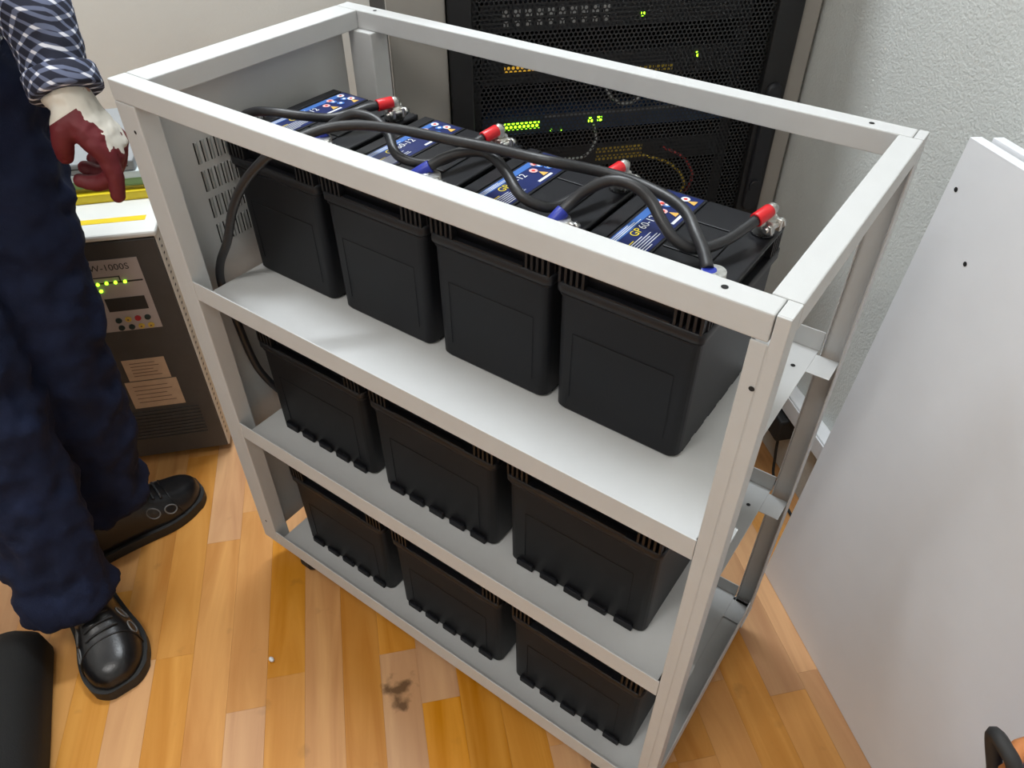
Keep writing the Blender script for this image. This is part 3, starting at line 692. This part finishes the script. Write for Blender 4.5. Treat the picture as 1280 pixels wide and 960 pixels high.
# stack of folders on the UPS
def item(name, label, cat, u0, u1, v0, v1, z0, z1, mt, rz=0.0, edge=None):
    cx, cy = (u0+u1)/2, (v0+v1)/2
    t = empty(name, label, cat, M=RM @ T(cx, cy, z0, rz))
    a, b = (u1-u0)/2, (v1-v0)/2; h = z1-z0
    if edge:
        c = MB(); c.box(-a, a, -b, b, 0, 0.0022); c.box(-a, a, -b, b, h-0.0022, h); c.box(-a, a, -b, -b+0.0022, 0.0022, h-0.0022)
        c.build('cover', mt, t, bevel=0.0006)
        MB().box(-a+0.003, a-0.003, -b+0.0024, b-0.004, 0.0023, h-0.0023).build('pages', edge, t)
    else:
        MB().box(-a, a, -b, b, 0, h).build('cover', mt, t, bevel=0.003)
        MB().box(-a+0.01, a-0.01, -b-0.0006, -b, h*0.45, h*0.55).build('seam', 'ink', t)
    return t
z = UZ+0.0005
item('folder', 'yellow folder at the bottom of the stack on the UPS', 'folder', -0.40, -0.112, 0.415, 0.62, z, z+0.016, 'folder_yellow', 0.03, 'label_white')
item('folder', 'thin olive folder under the green one on the UPS', 'folder', -0.40, -0.118, 0.430, 0.63, z+0.0165, z+0.0225, 'folder_olive', -0.02, 'label_white')
item('folder', 'green folder in the stack on the UPS', 'folder', -0.40, -0.115, 0.428, 0.63, z+0.023, z+0.037, 'folder_green', 0.0, 'label_white')
item('folder', 'pale blue white folder in the stack on the UPS', 'folder', -0.40, -0.118, 0.426, 0.63, z+0.0375, z+0.050, 'folder_white', 0.005, 'label_white')
item('equipment_case', 'flat grey equipment case topmost on the stack on the UPS', 'case', -0.41, -0.13, 0.428, 0.69, z+0.0505, z+0.070, 'case_grey', 0.0)

# ------------------------------------------------------------------ cable trunking low on the right wall, small things
t = empty('cable_trunking', 'white plastic cable trunking fixed low along the right wall', 'trunking', M=RM @ Matrix.Translation((1.045, -0.4, 0.165)))
MB().box(-0.014, 0.0148, -0.75, 0.65, 0.0, 0.045).build('channel', 'pipe_white', t, bevel=0.002)
MB().box(-0.017, -0.0142, -0.75, 0.65, 0.004, 0.041).build('cover_strip', 'pipe_white', t, bevel=0.001)
t = empty('power_adapter', 'black plug adapter on the wall under the white trunking', 'adapter', M=RM @ Matrix.Translation((1.03, 0.03, 0.105)))
MB().box(-0.015, 0.0295, -0.035, 0.045, 0.0, 0.055).build('housing', 'rubber', t, bevel=0.005)
MB().tube([(-0.0, -0.02, 0.002), (-0.0, -0.03, -0.05), (-0.005, -0.06, -0.095), (-0.01, -0.16, -0.1)], 0.003, n=8).build('cord', 'rubber', t)
tag(MB().sphere((0, 0, 0.004), 0.005, 8, 6, (1.2, 0.8, 0.8)).build('plaster_crumb', 'label_white', M=T(0.169, -0.148, 0.0)), 'tiny white crumb of plaster on the parquet', 'crumb')
# black bag on the floor at the left
ang = math.atan2(-0.136, 0.22)
t = empty('equipment_bag', 'black fabric equipment bag on the floor at the lower left', 'bag', M=T(-0.166, -0.340, 0.0, ang))
m = MB(); L_ = []
for z, q in ((0.0, 0.012), (0.01, 0.0), (0.05, 0.002), (0.08, 0.015), (0.092, 0.05)):
    L_.append([Vector((a, b, z)) for a, b in rrect(0.0+q, 0.42-q, -0.26+q, -q, 0.03, 4)])
m.loft(L_); m.build('bag_body', 'bag_black', t)
MB().tube([(0.12, -0.08, 0.089), (0.13, -0.085, 0.110), (0.21, -0.09, 0.118), (0.29, -0.085, 0.110), (0.30, -0.08, 0.089)], 0.008, n=8).build('bag_handle', 'bag_black', t)
z_ = MB().box(0.06, 0.36, -0.135, -0.128, 0.0918, 0.0938).build('zipper', 'zinc', t)
# tool bag standing near the lower right corner
t = empty('tool_bag', 'blue tool bag with orange rim and black handle at the lower right', 'bag', M=T(1.168, 0.085, 0.0, math.radians(-42)))
m = MB(); L_ = []
for z, q in ((0.0, 0.01), (0.012, 0.0), (0.30, 0.0), (0.49, 0.006)):
    L_.append([Vector((a, b, z)) for a, b in rrect(-0.055+q, 0.25-q, -0.088+q, 0.038-q, 0.03, 5)])
m.loft(L_); bb = m.build('bag_body', 'bag_blue', t)
rm = [Vector((a, b, 0.492)) for a, b in rrect(-0.050, 0.245, -0.083, 0.033, 0.03, 5)]
MB().tube(rm+[rm[0]], 0.008, n=8, steps=3).build('rim', 'bag_orange', t)
MB().tube([(-0.045, -0.070, 0.45), (-0.060, -0.082, 0.495), (-0.060, -0.087, 0.511), (-0.047, -0.090, 0.515), (-0.030, -0.088, 0.505), (-0.018, -0.078, 0.45)], 0.007, n=8).build('handle', 'rubber', t)

# ------------------------------------------------------------------ the technician at the left
def cloth(o, vox, it=6, disp=0.0, dscale=0.08):
    m = o.modifiers.new('remesh', 'REMESH'); m.mode = 'VOXEL'; m.voxel_size = vox; m.use_smooth_shade = True
    m = o.modifiers.new('smooth', 'SMOOTH'); m.iterations = it; m.factor = 0.5
    if disp:
        tx = bpy.data.textures.new(o.name+'_folds', 'CLOUDS'); tx.noise_scale = dscale; tx.noise_depth = 2
        d_ = o.modifiers.new('folds', 'DISPLACE'); d_.texture = tx; d_.strength = disp; d_.mid_level = 0.5; d_.texture_coords = 'LOCAL'
    return o
V3 = Vector
hipc = V3((-0.370, -0.098, 0.86)); fwd = V3((math.cos(0.52), math.sin(0.52), 0)); lft = V3((-fwd.y, fwd.x, 0))
chest = hipc+V3((0, 0, 0.36))+fwd*0.05; neck = hipc+V3((0, 0, 0.53))+fwd*0.07; head = neck+V3((0, 0, 0.135))+fwd*0.045
hipL = V3((-0.358, -0.022, 0.82)); hipR = V3((-0.385, -0.180, 0.82))
kneeL = V3((-0.290, -0.090, 0.46)); ankL = V3((-0.288, -0.132, 0.085))
kneeR = V3((-0.250, -0.228, 0.46)); ankR = V3((-0.155, -0.285, 0.085))
shL = neck+lft*0.175-V3((0, 0, 0.06)); elL = V3((-0.275, 0.062, 1.055)); wrL = V3((-0.137, 0.014, 0.842))
shR = neck-lft*0.175-V3((0, 0, 0.06)); elR = shR-fwd*0.05-lft*0.06+V3((0, 0, -0.27)); wrR = elR-fwd*0.02+V3((0, 0, -0.24))
toeL = V3((-0.240, 0.020, 0)); heelL = V3((-0.290, -0.235, 0)); toeR = V3((0.015, -0.318, 0)); heelR = V3((-0.235, -0.255, 0))
def limb(m, pts, rs): m.tube(pts, rs, n=12, steps=4); m.sphere(pts[0], rs[0], 10, 6); m.sphere(pts[-1], rs[-1], 10, 6)
def ell(c, ax, ay, z, n=18): return [c+fwd*ay*math.cos(2*PI*i/n)+lft*ax*math.sin(2*PI*i/n)+V3((0, 0, z)) for i in range(n)]
def torso(m, g, z0=-0.10):
    L = [ell(hipc, 0.155+g, 0.105+g, z0), ell(hipc, 0.165+g, 0.115+g, 0.0), ell(hipc+fwd*0.015, 0.150+g, 0.105+g, 0.14), ell(hipc+fwd*0.03, 0.165+g, 0.115+g, 0.28), ell(hipc+fwd*0.05, 0.175+g, 0.115+g, 0.40), ell(hipc+fwd*0.06, 0.13+g, 0.085+g, 0.48), ell(hipc+fwd*0.07, 0.06+g, 0.06+g, 0.52)]
    m.loft(L, True)
# the body itself, one continuous surface
m = MB(); torso(m, 0.0)
limb(m, [hipL, (hipL+kneeL)/2, kneeL, (kneeL+ankL)/2, ankL], [0.085, 0.072, 0.055, 0.05, 0.038]); limb(m, [hipR, (hipR+kneeR)/2, kneeR, (kneeR+ankR)/2, ankR], [0.085, 0.072, 0.055, 0.05, 0.038])
limb(m, [ankL-V3((0, 0, 0.01)), toeL*0.5+heelL*0.5+V3((0, 0, 0.045)), toeL*0.8+heelL*0.2+V3((0, 0, 0.035))], [0.032, 0.026, 0.016]); limb(m, [ankR-V3((0, 0, 0.01)), toeR*0.5+heelR*0.5+V3((0, 0, 0.045)), toeR*0.8+heelR*0.2+V3((0, 0, 0.035))], [0.032, 0.026, 0.016])
limb(m, [shL, elL, wrL], [0.055, 0.042, 0.028]); limb(m, [shR, elR, wrR], [0.055, 0.042, 0.024])
limb(m, [neck-V3((0, 0, 0.05)), neck+V3((0, 0, 0.06))+fwd*0.02], [0.058, 0.055])
hM = Matrix.Translation(head) @ Matrix.Rotation(0.52, 4, 'Z') @ Matrix.Rotation(0.45, 4, 'Y')
m.sphere((0, 0, 0.02), 0.1, 20, 14, (0.98, 0.78, 1.1), hM); m.sphere((0.022, 0, -0.055), 0.062, 16, 10, (1.0, 0.95, 0.95), hM)
m.loft([[hM @ V3((0.088+0.022*k*(1-0.25*(k == 2)), 0.010*math.cos(a)*(0.6+0.5*k), 0.012-0.02*k+0.012*math.sin(a)*(0.7+0.3*k))) for a in [2*PI*i/8 for i in range(8)]] for k in range(3)])
for s_ in (-1, 1): m.sphere((-0.005, s_*0.080, 0.0), 0.03, 10, 8, (0.7, 0.25, 1.1), hM)
m.sphere((0.084, 0, -0.055), 0.017, 12, 8, (0.6, 1.5, 0.55), hM)
# right hand (bare fingers inside the second glove are not seen) as part of the body
limb(m, [wrR, wrR+V3((0.0, 0, -0.07))], [0.020, 0.012])
person = m.build('person', 'skin')
tag(person, 'person in navy work trousers, checked shirt and red work glove at the left', 'person')
cloth(person, 0.0075, 4)
hair = MB(); hair.sphere((-0.012, 0, 0.035), 0.106, 20, 14, (0.98, 0.80, 1.08), hM); hb_ = hair.build('hair', 'hair', person, world=True)
for s_ in (-1, 1):
    e_ = MB(); e_.sphere((0.083, s_*0.033, 0.012), 0.0125, 12, 8, (1, 1, 1), hM); e_.build('eye', 'label_white', person, world=True)
# trousers
m = MB()
m.loft([ell(hipc, 0.158, 0.112, -0.10), ell(hipc, 0.175, 0.126, 0.0), ell(hipc+fwd*0.01, 0.165, 0.122, 0.10), ell(hipc+fwd*0.012, 0.160, 0.118, 0.13)])
hemL = ankL+V3((0.002, 0.012, 0.005)); hemR = ankR+V3((0.012, -0.002, 0.0))
limb(m, [hipL, (hipL+kneeL)/2, kneeL, (kneeL+ankL)/2+V3((0.005, 0.005, 0)), ankL+V3((0, 0.005, 0.05))], [0.104, 0.094, 0.082, 0.076, 0.072])
limb(m, [hipR, (hipR+kneeR)/2, kneeR, (kneeR+ankR)/2, ankR+V3((0, 0, 0.05))], [0.104, 0.094, 0.082, 0.076, 0.072])
m.cyl(ankL+V3((0, 0.005, 0.06)), hemL, 0.074, 0.078, n=20); m.cyl(ankR+V3((0, 0, 0.06)), hemR, 0.074, 0.076, n=20)
tr_ = m.build('trousers', 'trousers', person, world=True); cloth(tr_, 0.008, 4, 0.036, 0.06)
# shirt
m = MB(); torso(m, 0.022, -0.02)
limb(m, [shL, (shL+elL)/2, elL, (elL+wrL)/2, wrL+(elL-wrL)*0.12], [0.076, 0.068, 0.060, 0.052, 0.040]); limb(m, [shR, (shR+elR)/2, elR, (elR+wrR)/2, wrR+(elR-wrR)*0.12], [0.076, 0.068, 0.060, 0.052, 0.040])
sh_ = m.build('shirt', 'plaid', person, world=True); cloth(sh_, 0.008, 4, 0.02, 0.06)
MB().cyl(wrL+(elL-wrL)*0.14, wrL+(elL-wrL)*0.02, 0.045, 0.046, n=20).build('cuff', 'plaid', sh_, world=True, bevel=0.004)
# left glove: palm, five separate fingers
dn = V3((0.48, 0.24, -1)).normalized(); nrm = (V3((0.78, 0.62, 0.10))-dn*dn.dot(V3((0.78, 0.62, 0.10)))).normalized(); sp_ = dn.cross(nrm).normalized()
if sp_.dot(V3((0.6, -0.75, 0))) < 0: sp_ = -sp_
kn = wrL+dn*0.088
def hp(a, s, n): return wrL+dn*a*0.86+sp_*s*0.95+nrm*n
m = MB()
L_ = []
for a, w_, th, of in ((-0.020, 0.032, 0.030, 0), (0.0, 0.033, 0.027, 0), (0.03, 0.040, 0.022, 0.003), (0.065, 0.045, 0.021, 0.002), (0.09, 0.043, 0.017, 0.0)):
    L_.append([hp(a, of+w_*math.cos(2*PI*i/16), th*math.sin(2*PI*i/16)) for i in range(16)])
m.loft(L_)
def finger(base, segs, rs):
    p_ = V3(base); pts = [p_-dn*0.012, p_]
    for ln_, ang_ in segs:
        d_ = (dn*math.cos(ang_)-nrm*math.sin(ang_)); p_ = p_+d_*ln_*0.88; pts.append(p_)
    m.tube(pts, rs, n=10, steps=3); m.sphere(pts[-1], rs[-1], 10, 6); m.sphere(pts[0], rs[0], 10, 6)
finger(hp(0.082, 0.030, 0.002), ((0.030, 0.30), (0.020, 0.55), (0.016, 0.7)), [0.0125, 0.0122, 0.0115, 0.0108, 0.0098])
finger(hp(0.092, 0.010, 0.003), ((0.040, 0.95), (0.028, 1.75), (0.020, 2.3)), [0.0125, 0.0124, 0.0118, 0.0110, 0.0100])
finger(hp(0.089, -0.012, 0.002), ((0.038, 0.95), (0.026, 1.9), (0.020, 2.5)), [0.0122, 0.0120, 0.0115, 0.0108, 0.0098])
finger(hp(0.082, -0.033, 0.0), ((0.032, 0.95), (0.020, 1.8), (0.017, 2.4)), [0.0112, 0.0110, 0.0105, 0.0098, 0.0090])
# thumb leaves the side of the palm near its base
tp_ = [hp(0.012, 0.022, -0.006), hp(0.028, 0.033, -0.019), hp(0.045, 0.031, -0.035), hp(0.058, 0.024, -0.047)]
m.tube(tp_, [0.017, 0.015, 0.0130, 0.0112], n=10, steps=3); m.sphere(tp_[-1], 0.0112, 10, 6)
gl = m.build('glove', 'glove', person, world=True); cloth(gl, 0.0028, 3, 0.003, 0.012)
gl['label'] = 'white knit glove with dark red coated palm and fingers'
# glove colouring: dipped in red up to the back of the hand
gm = bpy.data.materials.new('glove_mat'); gm.use_nodes = True; N = gm.node_tree.nodes; Lk = gm.node_tree.links; b = N['Principled BSDF']; b.inputs['Roughness'].default_value = 0.6
tc = N.new('ShaderNodeNewGeometry'); nz = N.new('ShaderNodeTexNoise'); nz.inputs['Scale'].default_value = 60; Lk.new(tc.outputs['Position'], nz.inputs['Vector'])
def dotn(vec, off):
    sb = N.new('ShaderNodeVectorMath'); sb.operation = 'SUBTRACT'; Lk.new(tc.outputs['Position'], sb.inputs[0]); sb.inputs[1].default_value = off
    dt = N.new('ShaderNodeVectorMath'); dt.operation = 'DOT_PRODUCT'; Lk.new(sb.outputs['Vector'], dt.inputs[0]); dt.inputs[1].default_value = vec; return dt.outputs['Value']
f1 = dotn(nrm, wrL+nrm*0.006); f2 = dotn(dn, wrL)
a1 = N.new('ShaderNodeMath'); a1.operation = 'MULTIPLY_ADD'; Lk.new(nz.outputs['Fac'], a1.inputs[0]); a1.inputs[1].default_value = 0.016; Lk.new(f1, a1.inputs[2])
c1 = N.new('ShaderNodeMath'); c1.operation = 'GREATER_THAN'; Lk.new(a1.outputs[0], c1.inputs[0]); c1.inputs[1].default_value = 0.017
c2 = N.new('ShaderNodeMath'); c2.operation = 'LESS_THAN'; Lk.new(f2, c2.inputs[0]); c2.inputs[1].default_value = 0.105
c3 = N.new('ShaderNodeMath'); c3.operation = 'MULTIPLY'; Lk.new(c1.outputs[0], c3.inputs[0]); Lk.new(c2.outputs[0], c3.inputs[1])
c4 = N.new('ShaderNodeMath'); c4.operation = 'LESS_THAN'; Lk.new(f2, c4.inputs[0]); c4.inputs[1].default_value = 0.012
c5 = N.new('ShaderNodeMath'); c5.operation = 'MAXIMUM'; Lk.new(c3.outputs[0], c5.inputs[0]); Lk.new(c4.outputs[0], c5.inputs[1])
mx = N.new('ShaderNodeMix'); mx.data_type = 'RGBA'; Lk.new(c5.outputs[0], mx.inputs['Factor']); mx.inputs['A'].default_value = (0.13, 0.009, 0.014, 1); mx.inputs['B'].default_value = (0.72, 0.68, 0.60, 1)
Lk.new(mx.outputs['Result'], b.inputs['Base Color'])
gl.data.materials.clear(); gl.data.materials.append(gm)
# right glove, simple relaxed hand out of view
m = MB(); r0 = wrR
for k, s_ in enumerate((0.03, 0.01, -0.01, -0.03)):
    m.tube([r0+V3((0, 0, -0.08))+fwd*s_, r0+V3((0.0, 0, -0.12))+fwd*s_*1.1, r0+V3((0.0, 0.02, -0.15+0.006*k))+fwd*s_*1.1, r0+V3((0.0, 0.045, -0.165+0.008*k))+fwd*s_], [0.0125, 0.012, 0.011, 0.0098], n=10, steps=3)
m.loft([[r0+V3((0, 0, -z_))+fwd*w_*math.cos(2*PI*i/14)+lft*t_*math.sin(2*PI*i/14) for i in range(14)] for z_, w_, t_ in ((-0.03, 0.034, 0.033), (0.0, 0.033, 0.028), (0.05, 0.044, 0.022), (0.095, 0.043, 0.018))])
m.tube([r0+V3((0, 0, -0.03))+fwd*0.03, r0+V3((0, 0, -0.06))+fwd*0.055, r0+V3((0, 0.01, -0.095))+fwd*0.06], [0.017, 0.014, 0.011], n=10, steps=3)
g2 = m.build('glove', 'glove_red', person, world=True); cloth(g2, 0.003, 3)
# shoes
def shoe(heel, toe, side):
    ax = (toe-heel); ln = ax.length; ax.normalize(); sd = V3((-ax.y, ax.x, 0))*side       # sd: outer side
    def pt(a, s, z): return heel+ax*a*ln+sd*s+V3((0, 0, z))
    prof = [(0.00, 0.022, 0.004), (0.02, 0.032, 0.004), (0.12, 0.040, 0.0), (0.30, 0.038, 0.004), (0.50, 0.041, 0.006), (0.68, 0.049, 0.004), (0.82, 0.048, 0.0), (0.92, 0.039, -0.003), (0.98, 0.024, -0.005), (1.0, 0.012, -0.006)]
    hts = [0.055, 0.085, 0.100, 0.104, 0.098, 0.076, 0.062, 0.054, 0.044, 0.032]
    q = smooth_path([(a, w, o) for a, w, o in prof], 4); hq = [v_.y for v_ in smooth_path([(a, h_, 0) for (a, w, o), h_ in zip(prof, hts)], 4)]
    q = [(max(0.0, v_.x), v_.y, v_.z, h_) for v_, h_ in zip(q, hq)]
    def up(a, t_, g=0.0):
        k = min(range(len(q)), key=lambda i: abs(q[i][0]-a)); k = min(k, len(q)-2) if q[k][0] <= a else max(0, k-1)
        (a0, w0, o0, h0), (a1, w1, o1, h1) = q[k], q[k+1]; f = (a-a0)/max(1e-6, a1-a0); w = w0+(w1-w0)*f+g; o = o0+(o1-o0)*f; h_ = h0+(h1-h0)*f+g
        sx = math.cos(t_); cz = max(0.0, math.sin(t_))
        taper = 0.98-0.25*cz*max(0.0, min(1.0, (0.72-a)/0.2))
        return pt(a, o+w*(abs(sx)**0.75)*(1 if sx > 0 else -1)*taper, 0.016+(h_-0.016)*cz**0.8)
    m = MB(); m.loft([[up(a, PI*i/19) for i in range(20)] for a, w, o, h_ in q], True)
    o_ = m.build('shoe', 'leather', person, world=True)
    m = MB()
    ext = lambda a: a+(0.016 if a > 0.9 else -0.012 if a < 0.04 else 0)
    ol = [pt(ext(a), o+w+0.005, 0) for a, w, o, h_ in q]+[pt(ext(a), o-w-0.005, 0) for a, w, o, h_ in reversed(q)]
    m.loft([[p+V3((0, 0, z)) for p in ol] for z in (0.0005, 0.003, 0.019, 0.022)], True)
    m.build('sole', 'sole', o_, world=True)
    MB().tube([up(0.80-0.05*math.sin(PI*i/19), PI*i/19, 0.0006) for i in range(20)], 0.0014, n=6, steps=2).build('toe_seam', 'leather', o_, world=True)
    for k in range(5):
        a = 0.50+0.05*k
        MB().tube([up(a+0.01*j/4, PI*(0.36+0.28*j/4), 0.002) for j in range(5)], 0.0024, n=6, steps=3).build('lace', 'lace', o_, world=True)
    for k in range(2):
        for tc_ in (0.17, 0.83):
            MB().tube([up(0.60+0.12*k+0.042*math.cos(2*PI*i/14), PI*(tc_+0.062*math.sin(2*PI*i/14)), 0.0006) for i in range(15)], 0.0014, n=6, steps=2).build('stitched_ring', 'stitch_grey', o_, world=True)
    return o_
shoe(heelL, toeL, -1); shoe(heelR, toeR, 1)
